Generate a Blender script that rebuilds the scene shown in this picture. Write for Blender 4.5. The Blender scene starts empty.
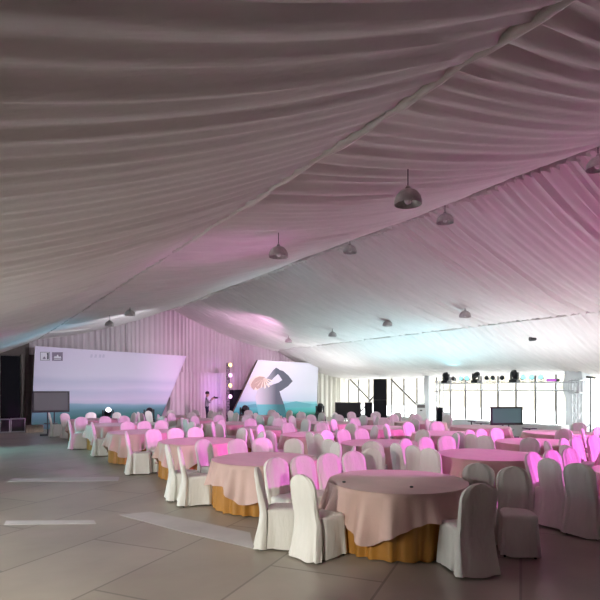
import bpy, bmesh, math, random
from math import sin, cos, pi, radians as R, sqrt, atan2, hypot
from mathutils import Vector, Matrix
random.seed(7)
SC = bpy.context.scene
COL = SC.collection
# ------------------------------------------------------------------ camera model
F, EYE, HOR, YAW = 520.0, 1.9, 388.0, R(33)
CC, SS = cos(YAW), sin(YAW)
def G(px, zc):
    """ground point seen in column px at depth zc"""
    t = (px - 300) / F
    return zc * (t * CC + SS), zc * (CC - t * SS)
def onY(px, py, Y):
    """point on the plane y = Y"""
    t = (px - 300) / F
    zc = Y / (CC - t * SS)
    return Vector((zc * (t * CC + SS), Y, EYE - (py - HOR) / F * zc))
def onX(px, py, X):
    t = (px - 300) / F
    zc = X / (t * CC + SS)
    return Vector((X, zc * (CC - t * SS), EYE - (py - HOR) / F * zc))
cd = bpy.data.cameras.new('camera'); cam = bpy.data.objects.new('camera', cd); COL.objects.link(cam)
cam.location = (0, 0, EYE); cam.rotation_euler = (R(90), 0, -YAW)
cd.sensor_fit = 'HORIZONTAL'; cd.sensor_width = 36; cd.lens = 36 * F / 600; cd.shift_y = (HOR - 300) / 600
cd.clip_start = .05; cd.clip_end = 500
SC.camera = cam
SC.view_settings.view_transform = 'Standard'; SC.view_settings.look = 'None'
SC.view_settings.gamma = 1; SC.view_settings.use_curve_mapping = False
SC.view_settings.exposure = 0.92
SC.cycles.use_denoising = True
SC.cycles.max_bounces = 8; SC.cycles.diffuse_bounces = 5; SC.cycles.glossy_bounces = 3
SC.cycles.transparent_max_bounces = 12
SC.cycles.caustics_reflective = False; SC.cycles.caustics_refractive = False
SC.cycles.sample_clamp_indirect = 6

# ------------------------------------------------------------------ materials
def lin(c):
    return tuple((x / 12.92 if x <= .04045 else ((x + .055) / 1.055) ** 2.4) for x in (v / 255 for v in c)) + (1,)
def mat(name, col, rough=.6, metal=0, noise=0, nscale=8, bump=0, bscale=30, stretch=(1, 1, 1), emit=None, estr=0, spec=.5, sheen=0, trans=0):
    m = bpy.data.materials.new(name); m.use_nodes = True
    nt = m.node_tree; n = nt.nodes; l = nt.links; b = n['Principled BSDF']
    c = col if len(col) == 4 else tuple(col) + (1,)
    b.inputs['Base Color'].default_value = c; b.inputs['Roughness'].default_value = rough
    b.inputs['Metallic'].default_value = metal; b.inputs['Specular IOR Level'].default_value = spec
    if sheen: b.inputs['Sheen Weight'].default_value = sheen
    if emit:
        b.inputs['Emission Color'].default_value = tuple(emit[:3]) + (1,); b.inputs['Emission Strength'].default_value = estr
    tc = n.new('ShaderNodeTexCoord'); mp = n.new('ShaderNodeMapping'); mp.inputs['Scale'].default_value = stretch
    l.new(tc.outputs['Object'], mp.inputs['Vector'])
    if noise:
        t = n.new('ShaderNodeTexNoise'); t.inputs['Scale'].default_value = nscale; t.inputs['Detail'].default_value = 5
        l.new(mp.outputs['Vector'], t.inputs['Vector'])
        r = n.new('ShaderNodeMapRange'); r.inputs['From Min'].default_value = .3; r.inputs['From Max'].default_value = .7
        r.inputs['To Min'].default_value = 1 - noise; r.inputs['To Max'].default_value = 1 + noise
        l.new(t.outputs['Fac'], r.inputs['Value'])
        mx = n.new('ShaderNodeVectorMath'); mx.operation = 'SCALE'; mx.inputs[0].default_value = c[:3]
        l.new(r.outputs['Result'], mx.inputs['Scale']); l.new(mx.outputs['Vector'], b.inputs['Base Color'])
    if bump:
        t = n.new('ShaderNodeTexNoise'); t.inputs['Scale'].default_value = bscale; t.inputs['Detail'].default_value = 3
        l.new(mp.outputs['Vector'], t.inputs['Vector'])
        bp = n.new('ShaderNodeBump'); bp.inputs['Strength'].default_value = bump; bp.inputs['Distance'].default_value = .02
        l.new(t.outputs['Fac'], bp.inputs['Height']); l.new(bp.outputs['Normal'], b.inputs['Normal'])
    return m
def fabric(name, col, transl=.25, **k):
    """thin cloth: some light passes through"""
    m = mat(name, col, **k); nt = m.node_tree; n = nt.nodes; l = nt.links
    b = n['Principled BSDF']; o = n['Material Output']
    t = n.new('ShaderNodeBsdfTranslucent'); t.inputs['Color'].default_value = tuple(col[:3]) + (1,)
    x = n.new('ShaderNodeMixShader'); x.inputs['Fac'].default_value = transl
    l.new(b.outputs[0], x.inputs[1]); l.new(t.outputs[0], x.inputs[2]); l.new(x.outputs[0], o.inputs['Surface'])
    return m
M = {}
M['lining'] = fabric('white_lining', (.80, .76, .75), .12, rough=.85, bump=.15, bscale=6, stretch=(1, 6, 1), noise=.05, nscale=1.5)
M['hem'] = mat('lining_hem', (.75, .72, .70), .7)
M['cover'] = mat('chair_cover', (.74, .725, .67), .75, bump=.55, bscale=9, stretch=(2.6, 2.6, .5), noise=.04, nscale=5)
M['cloth'] = mat('dusty_rose_cloth', (.60, .415, .365), .62, bump=.12, bscale=40, noise=.06, nscale=3, sheen=.15)
M['gold'] = mat('gold_satin', (.44, .20, .035), .38, noise=.12, nscale=4)
M['wood'] = mat('plywood', (.35, .24, .14), .6, noise=.2)
M['foot'] = mat('dark_steel', (.03, .03, .035), .4, metal=.6)
M['curtain'] = fabric('white_curtain', (.70, .62, .66), .15, rough=.8, noise=.05, nscale=1)
M['curtain2'] = fabric('pale_curtain', (.72, .70, .63), .25, rough=.8)
M['colwrap'] = fabric('column_wrap', (.80, .82, .83), .3, rough=.7)
M['taupe'] = mat('shaded_curtain_taupe', (.14, .115, .105), .8, noise=.1)  # dark base colour carries the shade on the left curtain
M['black'] = mat('black_plastic', (.012, .012, .015), .45, bump=.05)
M['blackcloth'] = mat('black_grille', (.014, .014, .018), .9, bump=.2, bscale=120, spec=.15)
M['screen'] = mat('tv_screen', (.02, .022, .025), .12)
M['screen_grey'] = mat('tv_screen_lit', (.03, .03, .035), .4, spec=.1, emit=(.075, .068, .075), estr=.55)
M['screen_teal'] = mat('tv_screen_teal', (.03, .04, .045), .3, emit=(.07, .105, .12), estr=.6, spec=.1)
M['alu'] = mat('aluminium', (.62, .63, .65), .35, metal=.8)
M['frame'] = mat('window_frame_grey', (.16, .15, .15), .5, metal=.3)
M['white'] = mat('white_paint', (.78, .79, .80), .5, noise=.03)
M['lampmetal'] = mat('lamp_metal', (.50, .45, .45), .4, metal=.25, noise=.15, nscale=14)
M['bulb'] = mat('bulb_glass', (.7, .66, .66), .2)
M['wallcloth'] = mat('wall_sheet', (.5, .48, .47), .8)
M['case'] = mat('case_dark', (.03, .03, .032), .5)
M['tan'] = mat('tan_board', (.26, .20, .15), .7, noise=.15)
M['cyanlens'] = mat('cyan_lens', (.1, .6, .65), .2, emit=(.25, .95, 1), estr=1.1)
M['whitelens'] = mat('white_lens', (.8, .8, .9), .2, emit=(.9, .9, 1), estr=2.5)
M['yellowlens'] = mat('yellow_lens', (.8, .7, .3), .2, emit=(1, .72, .25), estr=1.3)
M['pinklens'] = mat('pink_lens', (.8, .5, .8), .2, emit=(1, .55, 1), estr=1.1)
M['purple'] = mat('purple_lens', (.25, .05, .3), .3, emit=(.55, .12, .65), estr=.5)
M['skin'] = mat('skin', (.45, .26, .19), .55)
M['shirt'] = mat('shirt', (.42, .38, .46), .8)
M['jeans'] = mat('jeans', (.03, .035, .075), .8)
M['hair'] = mat('hair', (.012, .01, .01), .6)

def floor_mat():
    m = bpy.data.materials.new('floor_vinyl'); m.use_nodes = True
    nt = m.node_tree; n = nt.nodes; l = nt.links; b = n['Principled BSDF']
    tc = n.new('ShaderNodeTexCoord')
    no = n.new('ShaderNodeTexNoise'); no.inputs['Scale'].default_value = .55; no.inputs['Detail'].default_value = 6
    l.new(tc.outputs['Object'], no.inputs['Vector'])
    cr = n.new('ShaderNodeValToRGB')
    cr.color_ramp.elements[0].position = .3; cr.color_ramp.elements[0].color = (.29, .25, .215, 1)
    cr.color_ramp.elements[1].position = .7; cr.color_ramp.elements[1].color = (.42, .375, .31, 1)
    l.new(no.outputs['Fac'], cr.inputs['Fac'])
    mp = n.new('ShaderNodeMapping'); mp.inputs['Rotation'].default_value = (0, 0, R(-34)); mp.inputs['Scale'].default_value = (.3, .3, 1)
    l.new(tc.outputs['Object'], mp.inputs['Vector'])
    br = n.new('ShaderNodeTexBrick'); br.inputs['Scale'].default_value = 1; br.inputs['Mortar Size'].default_value = .004
    br.inputs['Color1'].default_value = (1, 1, 1, 1); br.inputs['Color2'].default_value = (.86, .86, .84, 1); br.inputs['Mortar'].default_value = (.55, .55, .55, 1)
    br.inputs['Brick Width'].default_value = .75; br.inputs['Row Height'].default_value = .37
    l.new(mp.outputs['Vector'], br.inputs['Vector'])
    mx = n.new('ShaderNodeMix'); mx.data_type = 'RGBA'; mx.blend_type = 'MULTIPLY'; mx.inputs['Factor'].default_value = 1
    l.new(cr.outputs['Color'], mx.inputs['A']); l.new(br.outputs['Color'], mx.inputs['B'])
    l.new(mx.outputs['Result'], b.inputs['Base Color'])
    b.inputs['Roughness'].default_value = .33; b.inputs['Specular IOR Level'].default_value = .4
    n2 = n.new('ShaderNodeTexNoise'); n2.inputs['Scale'].default_value = 3
    l.new(tc.outputs['Object'], n2.inputs['Vector'])
    bp = n.new('ShaderNodeBump'); bp.inputs['Strength'].default_value = .12; bp.inputs['Distance'].default_value = .03
    l.new(n2.outputs['Fac'], bp.inputs['Height']); l.new(bp.outputs['Normal'], b.inputs['Normal'])
    return m
M['floor'] = floor_mat()
def glass_mat():
    m = bpy.data.materials.new('window_glass'); m.use_nodes = True
    nt = m.node_tree; n = nt.nodes; l = nt.links; n.remove(n['Principled BSDF'])
    t = n.new('ShaderNodeBsdfTransparent'); t.inputs['Color'].default_value = (.95, .97, .97, 1)
    g = n.new('ShaderNodeBsdfGlossy'); g.inputs['Roughness'].default_value = .05
    x = n.new('ShaderNodeMixShader'); x.inputs['Fac'].default_value = .06
    l.new(t.outputs[0], x.inputs[1]); l.new(g.outputs[0], x.inputs[2]); l.new(x.outputs[0], n['Material Output'].inputs['Surface'])
    return m
M['glass'] = glass_mat()

# ------------------------------------------------------------------ mesh helpers
class MB:
    def __init__(s): s.v = []; s.f = []; s.mi = []; s.cur = 0
    def add(s, vs, fs):
        o = len(s.v); s.v += [tuple(p) for p in vs]; s.f += [tuple(i + o for i in f) for f in fs]; s.mi += [s.cur] * len(fs)
        return s
    def box(s, c, d, rz=0, tilt=None):
        x, y, z = d[0] / 2, d[1] / 2, d[2] / 2
        ps = [Vector((a * x, b * y, e * z)) for a, b, e in ((-1,-1,-1),(1,-1,-1),(1,1,-1),(-1,1,-1),(-1,-1,1),(1,-1,1),(1,1,1),(-1,1,1))]
        m = Matrix.Rotation(rz, 3, 'Z')
        if tilt is not None: m = m @ Matrix.Rotation(tilt, 3, 'Y')
        c = Vector(c)
        return s.add([c + m @ p for p in ps], [(0,3,2,1),(4,5,6,7),(0,1,5,4),(1,2,6,5),(2,3,7,6),(3,0,4,7)])
    def tube(s, p, q, r, r2=None, n=10):
        p, q = Vector(p), Vector(q); d = (q - p).normalized(); r2 = r if r2 is None else r2
        a = d.orthogonal().normalized(); b = d.cross(a); vs = []
        for k in range(n):
            t = 2 * pi * k / n; vs.append(p + r * (cos(t) * a + sin(t) * b))
        for k in range(n):
            t = 2 * pi * k / n; vs.append(q + r2 * (cos(t) * a + sin(t) * b))
        return s.add(vs, [(k, (k + 1) % n, n + (k + 1) % n, n + k) for k in range(n)] + [tuple(reversed(range(n))), tuple(range(n, 2 * n))])
    def path(s, pts, r, n=8):
        for a, b in zip(pts[:-1], pts[1:]): s.tube(a, b, r, None, n)
        return s
    def lathe(s, prof, c=(0, 0, 0), n=24, cap=True, axis='Z'):
        c = Vector(c); vs = []
        for r, z in prof:
            for k in range(n):
                t = 2 * pi * k / n
                p = Vector((r * cos(t), r * sin(t), z))
                if axis == 'X': p = Vector((p.z, p.x, p.y))
                if axis == 'Y': p = Vector((p.x, p.z, p.y))
                vs.append(c + p)
        m = len(prof); fs = [(i * n + k, i * n + (k + 1) % n, (i + 1) * n + (k + 1) % n, (i + 1) * n + k) for i in range(m - 1) for k in range(n)]
        if cap: fs += [tuple(reversed(range(n))), tuple(range((m - 1) * n, m * n))]
        return s.add(vs, fs)
    def rings(s, rs, cap=True):
        n = len(rs[0]); vs = [p for r in rs for p in r]; m = len(rs)
        fs = [(i * n + k, i * n + (k + 1) % n, (i + 1) * n + (k + 1) % n, (i + 1) * n + k) for i in range(m - 1) for k in range(n)]
        if cap: fs += [tuple(reversed(range(n))), tuple(range((m - 1) * n, m * n))]
        return s.add(vs, fs)
    def prism(s, poly, off):
        """flat polygon (3D points) extruded by vector off"""
        n = len(poly); off = Vector(off); a = [Vector(p) for p in poly]
        return s.add(a + [p + off for p in a], [tuple(reversed(range(n))), tuple(range(n, 2 * n))] + [(k, (k + 1) % n, n + (k + 1) % n, n + k) for k in range(n)])
    def grid(s, fn, nu, nv):
        vs = [fn(i / nu, j / nv) for i in range(nu + 1) for j in range(nv + 1)]; w = nv + 1
        return s.add(vs, [(i * w + j, (i + 1) * w + j, (i + 1) * w + j + 1, i * w + j + 1) for i in range(nu) for j in range(nv)])
    def mesh(s, name, mats, smooth=False, bevel=0):
        me = bpy.data.meshes.new(name); me.from_pydata(s.v, [], s.f)
        for m in (mats if isinstance(mats, (list, tuple)) else [mats]): me.materials.append(m)
        for p, i in zip(me.polygons, s.mi): p.material_index = i
        bm = bmesh.new(); bm.from_mesh(me); bmesh.ops.recalc_face_normals(bm, faces=bm.faces)
        if bevel:
            bmesh.ops.bevel(bm, geom=list(bm.edges), offset=bevel, segments=2, affect='EDGES', profile=.6)
        bm.to_mesh(me); bm.free()
        if smooth:
            me.polygons.foreach_set('use_smooth', [True] * len(me.polygons))
            try: me.set_sharp_from_angle(angle=R(smooth if smooth is not True else 50))
            except Exception: pass
        me.update(); return me
    def obj(s, name, mats, parent=None, **k):
        return link(name, s.mesh(name, mats, **k), parent)
def link(name, me, parent=None):
    o = bpy.data.objects.new(name, me); COL.objects.link(o)
    if parent: o.parent = parent
    return o
def tag(o, label, cat, group=None, kind=None):
    o['label'] = label; o['category'] = cat
    if group: o['group'] = group
    if kind: o['kind'] = kind
    return o
def struct(o, label=None):
    o['kind'] = 'structure'
    if label: o['label'] = label
    return o
def thing(name, label, cat, loc=(0, 0, 0), rz=0, group=None):
    o = bpy.data.objects.new(name, None); COL.objects.link(o); o.empty_display_size = .1
    o.location = loc; o.rotation_euler = (0, 0, rz)
    return tag(o, label, cat, group)
def smooth01(a, b, x):
    t = max(0, min(1, (x - a) / (b - a))); return t * t * (3 - 2 * t)

# ------------------------------------------------------------------ the tent shell
XL, XA, XR, XB, XE = -2.6, 2.98, 9.4, 15.9, 21.4
YB, YS = -9.0, 27.4
def roofz(x): return 6.2 - .31 * abs(x - XR)
struct(MB().grid(lambda u, v: (XL - .3 + u * (XE - XL + .6), YB - .3 + v * (YS - YB + .8), 0), 24, 36).obj('floor', M['floor']), 'worn grey brown hall floor')
FLOORG = MB().box((20, 9, -.12), (160, 160, .1))
struct(FLOORG.obj('ground_outside', mat('pale_ground', (.74, .72, .68), .9, noise=.15, nscale=.4)), 'pale ground outside the windows')

def panel(name, xa, xb, sag, seed, amp, per, drop_end=False, label=None):
    rnd = random.Random(seed); ph = [rnd.uniform(0, 6.28) for _ in range(8)]
    za, zb = roofz(xa), roofz(xb)
    nu = int((YS - YB) / .05); nv = 26
    def fn(u, v):
        y = YB + u * (YS - YB); x = xa + v * (xb - xa); z = za + v * (zb - za)
        z -= sag * 4 * v * (1 - v) * (1 + .12 * sin(y * .9 + ph[0]))
        w = y + .09 * sin(y * .8 + ph[1]) + .06 * sin(y * 2.1 + ph[2]) + .10 * sin(3 * v + ph[3] + y * .35) * sin(pi * v)
        a = amp * (.55 + .45 * abs(2 * v - 1)) * (1 + .45 * sin(y * 1.7 + ph[4] + 2 * v))
        d = a * sin(2 * pi * w / per) + .45 * a * sin(2 * pi * w / per * .53 + ph[5]) + .35 * a * sin(2 * pi * w / per * 1.71 + ph[6] + 2 * v)
        d += amp * .5 * sin(2 * pi * y / 1.3 + ph[7] + 1.5 * v) * sin(pi * v)
        if drop_end:
            z -= .32 * smooth01(0, 1, (12.2 - y) / 3.5) * smooth01(.1, .8, v)
        return (x, y, z + d)
    o = MB().grid(fn, nu, nv).obj(name, M['lining'], smooth=True)
    return struct(o, label)
panel('ceiling_aisle_side', XL, XA, .30, 1, .020, .23, label='nearest draped white ceiling lining swag')
panel('ceiling_left_slope', XA, XR, .30, 2, .022, .22, label='draped ceiling lining left of the ridge')
panel('ceiling_right_slope', XR, XB, .26, 3, .034, .21, label='pleated ceiling lining right of the ridge')
panel('ceiling_window_side', XB, XE, .28, 4, .022, .24, True, label='ceiling lining swag above the windows')
# hems along the seams and the ruffle at the ridge
def seam(name, x, z, r):
    m = MB(); rings = []
    for k in range(182):
        y = YB + k * (YS - YB) / 181
        rr = r * (1 + .3 * sin(y * 7) + .2 * sin(y * 17)); zz = z + .012 * sin(y * 3.1)
        rings.append([(x + rr * cos(t), y, zz + rr * sin(t)) for t in (2 * pi * j / 8 for j in range(8))])
    m.rings(rings); return struct(m.obj(name, M['hem'], smooth=True), 'rolled hem where two ceiling swags meet')
seam('trim_1', XA, roofz(XA) - .02, .035)
seam('trim_2', XB, roofz(XB) - .02, .035)
def ruffle():
    def fn(u, v):
        y = YB + u * (YS - YB)
        a = (.02 + .10 * v)
        return (XR - .04 + a * sin(2 * pi * y / .19 + .8 * sin(y * 2.3)) + .02 * sin(y * 9), y + .04 * v * cos(2 * pi * y / .19), roofz(XR) + .02 - .17 * v - .025 * v * sin(y * 3.7) - .012 * v * sin(y * 23))
    return MB().grid(fn, 1600, 4).obj('trim_3', M['hem'], smooth=True)
struct(ruffle(), 'gathered ruffle along the tent ridge')
# opaque outer skin of the tent
def skin(name, x0, x1):
    z0, z1 = roofz(x0) + .25, roofz(x1) + .25
    m = MB().prism([(x0, YB - .2, z0), (x1, YB - .2, z1), (x1, YB - .2, z1 + .05), (x0, YB - .2, z0 + .05)], (0, YS - YB + .6, 0))
    return struct(m.obj(name, M['wallcloth']), 'tent roof skin above the lining')
skin('roof_left', XL - .2, XR); skin('roof_right', XR, XE + .2)
# gable walls
def gable(name, y):
    pts = [(XL - .2, y, 0), (XE + .2, y, 0), (XE + .2, y, roofz(XE) + .25), (XR, y, roofz(XR) + .25), (XL - .2, y, roofz(XL) + .25)]
    return struct(MB().prism(pts, (0, .08, 0)).obj(name, M['wallcloth']))
gable('wall_stage', YS + .28); gable('wall_back', YB - .2)

# glazed side walls
def glazed(n, X, y0, y1, zt, sgn, base=.24):
    fr = MB(); gl = MB()
    k = 0; y = y0
    fr.box((X, (y0 + y1) / 2, base - .03), (.09, y1 - y0, .06)); fr.box((X, (y0 + y1) / 2, zt), (.09, y1 - y0, .07))
    N = max(1, round((y1 - y0) / 1.0)); st = (y1 - y0) / N
    for i in range(N + 1): fr.box((X, y0 + i * st, (base + zt) / 2), (.08, .085, zt - base))
    for i in range(N): gl.box((X, y0 + (i + .5) * st, (base + zt) / 2), (.012, st - .05, zt - base - .06))
    o = struct(fr.obj('window_%d' % n, M['frame']), 'grey framed floor length window bay')
    gl.obj('pane', M['glass'], o)
    return o
ZT = 2.75
bays = [(19.9, 27.1), (11.8, 19.5), (4.6, 11.4)]
for i, (a, b) in enumerate(bays): glazed(i + 1, XE + .05, a, b, ZT, 1)
struct(MB().box((XE + .02, (4.6 + YS) / 2, .11), (.10, YS - 4.6, .22)).obj('baseboard_window_side', M['white']), 'white low sill under the windows')
m = MB(); m.box((XE + .12, (YB + YS) / 2, ZT + .35), (.10, YS - YB + .4, .64)); m.box((XE + .12, (YB + 4.6) / 2, 1.4), (.10, 4.6 - YB, 2.8))
struct(m.obj('wall_window_side', M['white']))
# aisle side wall, out of the picture: solid with one run of windows by the camera
W0, W1 = 6.0, 10.0
m = MB()
m.box((XL - .1, (W1 + YS) / 2, 1.5), (.1, YS - W1, 3.2)); m.box((XL - .1, (W0 + YB) / 2, 1.5), (.1, W0 - YB, 3.2)); m.box((XL - .1, (W0 + W1) / 2, 2.76), (.1, W1 - W0, .62))
struct(m.obj('wall_aisle_side', M['wallcloth']))
glazed(6, XL - .08, W0 + .04, W1 - .04, 2.45, -1)
struct(MB().box((XL - .08, (W0 + W1) / 2, .11), (.1, W1 - W0, .22)).obj('baseboard_aisle_side', M['white']))

# fabric wrapped columns by the window wall
def column(px, zc, w, lab):
    X = XE - .45
    t = onX(px, 388, X); m = MB(); rings = []
    n = 40
    for z, s in ((0, 1.02), (.4, .96), (.9, .92), (1.5, .94), (1.75, 1.10), (2.1, 1.16), (2.25, 1.06), (2.5, 1.0), (2.8, 1.02), (3.3, 1.1)):
        rings.append([(X + (w / 2 * s + .012 * sin(9 * a + z)) * max(-.9, min(.9, 1.25 * cos(a))), t.y + (w / 2 * s + .012 * sin(11 * a)) * max(-.9, min(.9, 1.25 * sin(a))), z) for a in (2 * pi * k / n for k in range(n))])
    m.rings(rings)
    o = m.obj('column', M['colwrap'], smooth=True); struct(o, lab)
    return t
column(428.5, 0, .38, 'white cloth wrapped tent column farther off')
column(578, 0, .80, 'broad white cloth wrapped tent column beside the lighting truss')
# diagonal wind braces behind the glass
for a, b in (((350, 379), (371, 401)), ((361, 411), (374, 396)), ((391, 379), (416, 404))):
    p, q = onX(a[0], a[1], XE - .08), onX(b[0], b[1], XE - .08)
    struct(MB().tube(p, q, .055).obj('wind_brace', M['frame']), 'diagonal steel brace across the window bay')
# low rocky hill outside
def hillf(u, v):
    y = 14 + u * 60; x = 40 + v * 26
    return (x, y, -.2 + 9.0 * smooth01(0, .9, v) * (.45 + .55 * smooth01(.1, .5, u)) + .7 * sin(y * .7 + 3 * v) * v + .4 * sin(y * 1.9 + 7 * v) * v)
hm = mat('hill_earth', (.20, .165, .115), .95, noise=.45, nscale=.35)
hill = MB().grid(hillf, 60, 26).obj('hill', hm, smooth=True); struct(hill, 'pale rocky slope outside the far windows')

# ------------------------------------------------------------------ stage end
def curtain(name, label, x0, x1, z0, ztop, y, mt, per=.28, amp=.055, group=None, seed=0):
    rnd = random.Random(seed); p = [rnd.uniform(0, 6) for _ in range(4)]
    n = int((x1 - x0) / .03)
    def fn(u, v):
        x = x0 + u * (x1 - x0); zt = ztop(x) if callable(ztop) else ztop
        w = x + .05 * sin(x * 1.9 + p[0]) + .03 * sin(x * 4.3 + p[1])
        a = amp * (1 - .35 * v) * (1 + .35 * sin(x * 2.7 + p[2]))
        return (x, y + a * sin(2 * pi * w / per) + .3 * a * sin(2 * pi * w / per * 2.1 + p[3] + v), z0 + v * (zt - z0))
    o = MB().grid(fn, n, 10).obj(name, mt, smooth=True)
    return tag(o, label, 'curtain', group)
top = lambda x: roofz(x) - .02
gx = lambda px: onY(px, 388, 27.2).x
curtain('stage_curtain', 'white pleated curtain above and behind the left printed backdrop', 2.55, gx(126) - .01, .03, top, 27.25, M['curtain'], seed=1)
curtain('stage_curtain', 'tall pink lit pleated curtain behind the man, up to the ridge', gx(126) + .01, gx(217) - .01,   .03, top, 27.22, M['curtain'], .24, .03, seed=2)
curtain('stage_curtain', 'pleated lilac curtain above the right tilted backdrop', gx(217) + .01, gx(318) - .01, .03, top, 27.25, M['curtain'], .24, .03, seed=3)
curtain('stage_curtain', 'pale cream pleated curtain between right backdrop and windows', gx(318) + .01, XE - .15, .03, lambda x: roofz(x) - .02, 27.2, M['curtain2'], .36, .07, seed=4)
curtain('stage_curtain', 'lower pink pleated curtain hung between the two backdrops', gx(168), gx(232), .03, 2.75, 26.85, M['curtain'], .22, .03, seed=5)
curtain('stage_curtain', 'narrow curtain with shade painted in taupe at the left end of the backdrop', gx(20) + .02, gx(36), .03, lambda x: 3.45, 27.0, M['taupe'], .2, .04, seed=6)  # curtain end in shadow, its shade painted in as dark taupe
# dark doorway
d = MB(); d.box((gx(10), 27.0, 1.68), (gx(20) - gx(1) , .08, 3.36))
dd = struct(d.obj('door_1', M['blackcloth'], bevel=.01), 'tall black doorway panel at the left edge')
struct(MB().box((1.6, 27.08, 3.75), (2.0, .06, .75)).obj('wall_over_door', M['taupe']))

YP = 26.1
def artmat(name, stops, wavy=.06, streak=.12, glow=None, emit=0):
    """printed landscape: colour bands up the panel (object z), soft streaks of cloud"""
    m = bpy.data.materials.new(name); m.use_nodes = True
    nt = m.node_tree; n = nt.nodes; l = nt.links; b = n['Principled BSDF']
    tc = n.new('ShaderNodeTexCoord'); mp = n.new('ShaderNodeMapping'); mp.inputs['Scale'].default_value = (.35, 1, 2.2)
    l.new(tc.outputs['Object'], mp.inputs['Vector'])
    no = n.new('ShaderNodeTexNoise'); no.inputs['Scale'].default_value = 1.1; no.inputs['Detail'].default_value = 2
    l.new(mp.outputs['Vector'], no.inputs['Vector'])
    sx = n.new('ShaderNodeSeparateXYZ'); l.new(tc.outputs['Object'], sx.inputs[0])
    ad = n.new('ShaderNodeMath'); ad.operation = 'MULTIPLY_ADD'; ad.inputs[1].default_value = wavy * 4
    l.new(no.outputs['Fac'], ad.inputs[0]); 
    dv = n.new('ShaderNodeMath'); dv.operation = 'MULTIPLY'; dv.inputs[1].default_value = 1 / 4.0
    l.new(sx.outputs['Z'], dv.inputs[0])
    sb = n.new('ShaderNodeMath'); sb.operation = 'SUBTRACT'; sb.inputs[1].default_value = wavy * 2
    l.new(dv.outputs[0], sb.inputs[0]); l.new(sb.outputs[0], ad.inputs[2])
    cr = n.new('ShaderNodeValToRGB'); e = cr.color_ramp.elements
    e[0].position, e[0].color = stops[0][0], lin(stops[0][1]); e[1].position, e[1].color = stops[-1][0], lin(stops[-1][1])
    for p, c in stops[1:-1]:
        q = e.new(p); q.color = lin(c)
    l.new(ad.outputs[0], cr.inputs['Fac'])
    l.new(cr.outputs['Color'], b.inputs['Base Color']); b.inputs['Roughness'].default_value = .55
    if emit:
        l.new(cr.outputs['Color'], b.inputs['Emission Color']); b.inputs['Emission Strength'].default_value = emit
    return m
A1 = artmat('backdrop_print', [(.0, (60, 112, 108)), (.12, (66, 128, 126)), (.21, (96, 152, 160)), (.245, (120, 170, 186)), (.275, (148, 188, 206)), (.295, (206, 206, 230)), (.34, (220, 214, 238)), (.42, (206, 206, 232)), (.47, (224, 218, 242)), (.55, (208, 206, 232)), (.62, (226, 220, 242)), (1, (224, 212, 236))], .02)
A2 = artmat('led_print', [(.0, (20, 80, 65)), (.09, (30, 120, 100)), (.12, (60, 165, 160)), (.19, (90, 190, 195)), (.23, (120, 205, 210)), (.27, (150, 205, 218)), (.29, (205, 215, 232)), (.45, (226, 228, 242)), (1, (238, 236, 248))], .012)
def line_at_z(p, q, z):
    t = (z - p.z) / (q.z - p.z); return p + t * (q - p)
def backdrop(name, label, tl, tr, brx, blx, art):
    tl, tr, br, bl = onY(*tl, YP), onY(*tr, YP), onY(*brx, YP), onY(*blx, YP)
    br2, bl2 = line_at_z(tr, br, .02), line_at_z(tl, bl, .02)
    r = thing(name, label, 'backdrop', ((bl2.x + br2.x) / 2, YP, 0))
    off = Vector(r.location)
    P = [p - off for p in (bl2, br2, tr, tl)]
    m = MB(); m.prism(P, (0, .02, 0)); face = m.obj('printed_face', art, r)
    m = MB(); Q = [p + Vector((0, .021, 0)) for p in P]; m.prism(Q, (0, .16, 0)); fb = m.obj('frame', M['tan'], r)
    return r, off
b1, o1 = backdrop('stage_backdrop', 'long left printed backdrop, lilac sky above teal hills, slanted right end', (35, 346), (186.5, 356), (160, 420), (31, 430), A1)
b2, o2 = backdrop('stage_backdrop', 'right tilted printed backdrop showing a figure with raised arms before the sea', (258, 360), (318.5, 363.5), (316, 420), (230, 419.5), A2)
def decal(name, pts, mt, r, off, Y=None, th=.006, lvl=1, label=None, parent=None):
    Y = YP if Y is None else Y
    P = [onY(px, py, Y) for px, py in pts]
    P = [p - off - Vector((0, th * lvl, 0)) for p in P]
    o = MB().prism(P, (0, th * .9, 0)).obj(name, mt, parent or r)
    if label: o['label'] = label
    return o
mw = mat('logo_white', lin((228, 224, 236)), .5); mg = mat('logo_plum', lin((128, 112, 138)), .5); mk = mat('logo_dark', lin((62, 60, 78)), .5)
def quad(x0, y0, x1, y1): return [(x0, y1), (x1, y1), (x1, y0), (x0, y0)]
lg = decal('logo_square', quad(40.2, 352, 49.8, 360.4), mk, b1, o1, label='white logo square with dark figure')
decal('logo_field', quad(40.6, 352.4, 49.4, 360), mw, b1, o1, lvl=2, parent=lg)
decal('logo_mark', [(47, 359.2), (48.6, 359.2), (48.6, 353), (47.6, 352.8), (46.6, 353.6), (47.2, 355)], mk, b1, o1, lvl=3, parent=lg)
decal('logo_mark', [(42.6, 359), (45.8, 359), (45.2, 357.4), (44.2, 356.4), (43.2, 357.6)], mg, b1, o1, lvl=3, parent=lg)
lg2 = decal('logo_square', quad(52, 352.2, 62.8, 360.8), mg, b1, o1, label='plum logo square with pale peaks')
decal('logo_mark', [(53.6, 358), (61.4, 358.2), (60.2, 356), (59.2, 357), (57.6, 354.4), (56, 356.8), (55, 355.8)], mw, b1, o1, lvl=2, parent=lg2)
decal('logo_mark', quad(54, 358.8, 61, 359.5), mw, b1, o1, lvl=2, parent=lg2)
ml = mat('faint_script', lin((206, 198, 224)), .5)
for x in (90, 94.2, 98.6, 102):
    decal('faint_mark', [(x, 357.6), (x + 2.4, 357.6), (x + 2.8, 354.6), (x + .8, 354.2)], ml, b1, o1)
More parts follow.
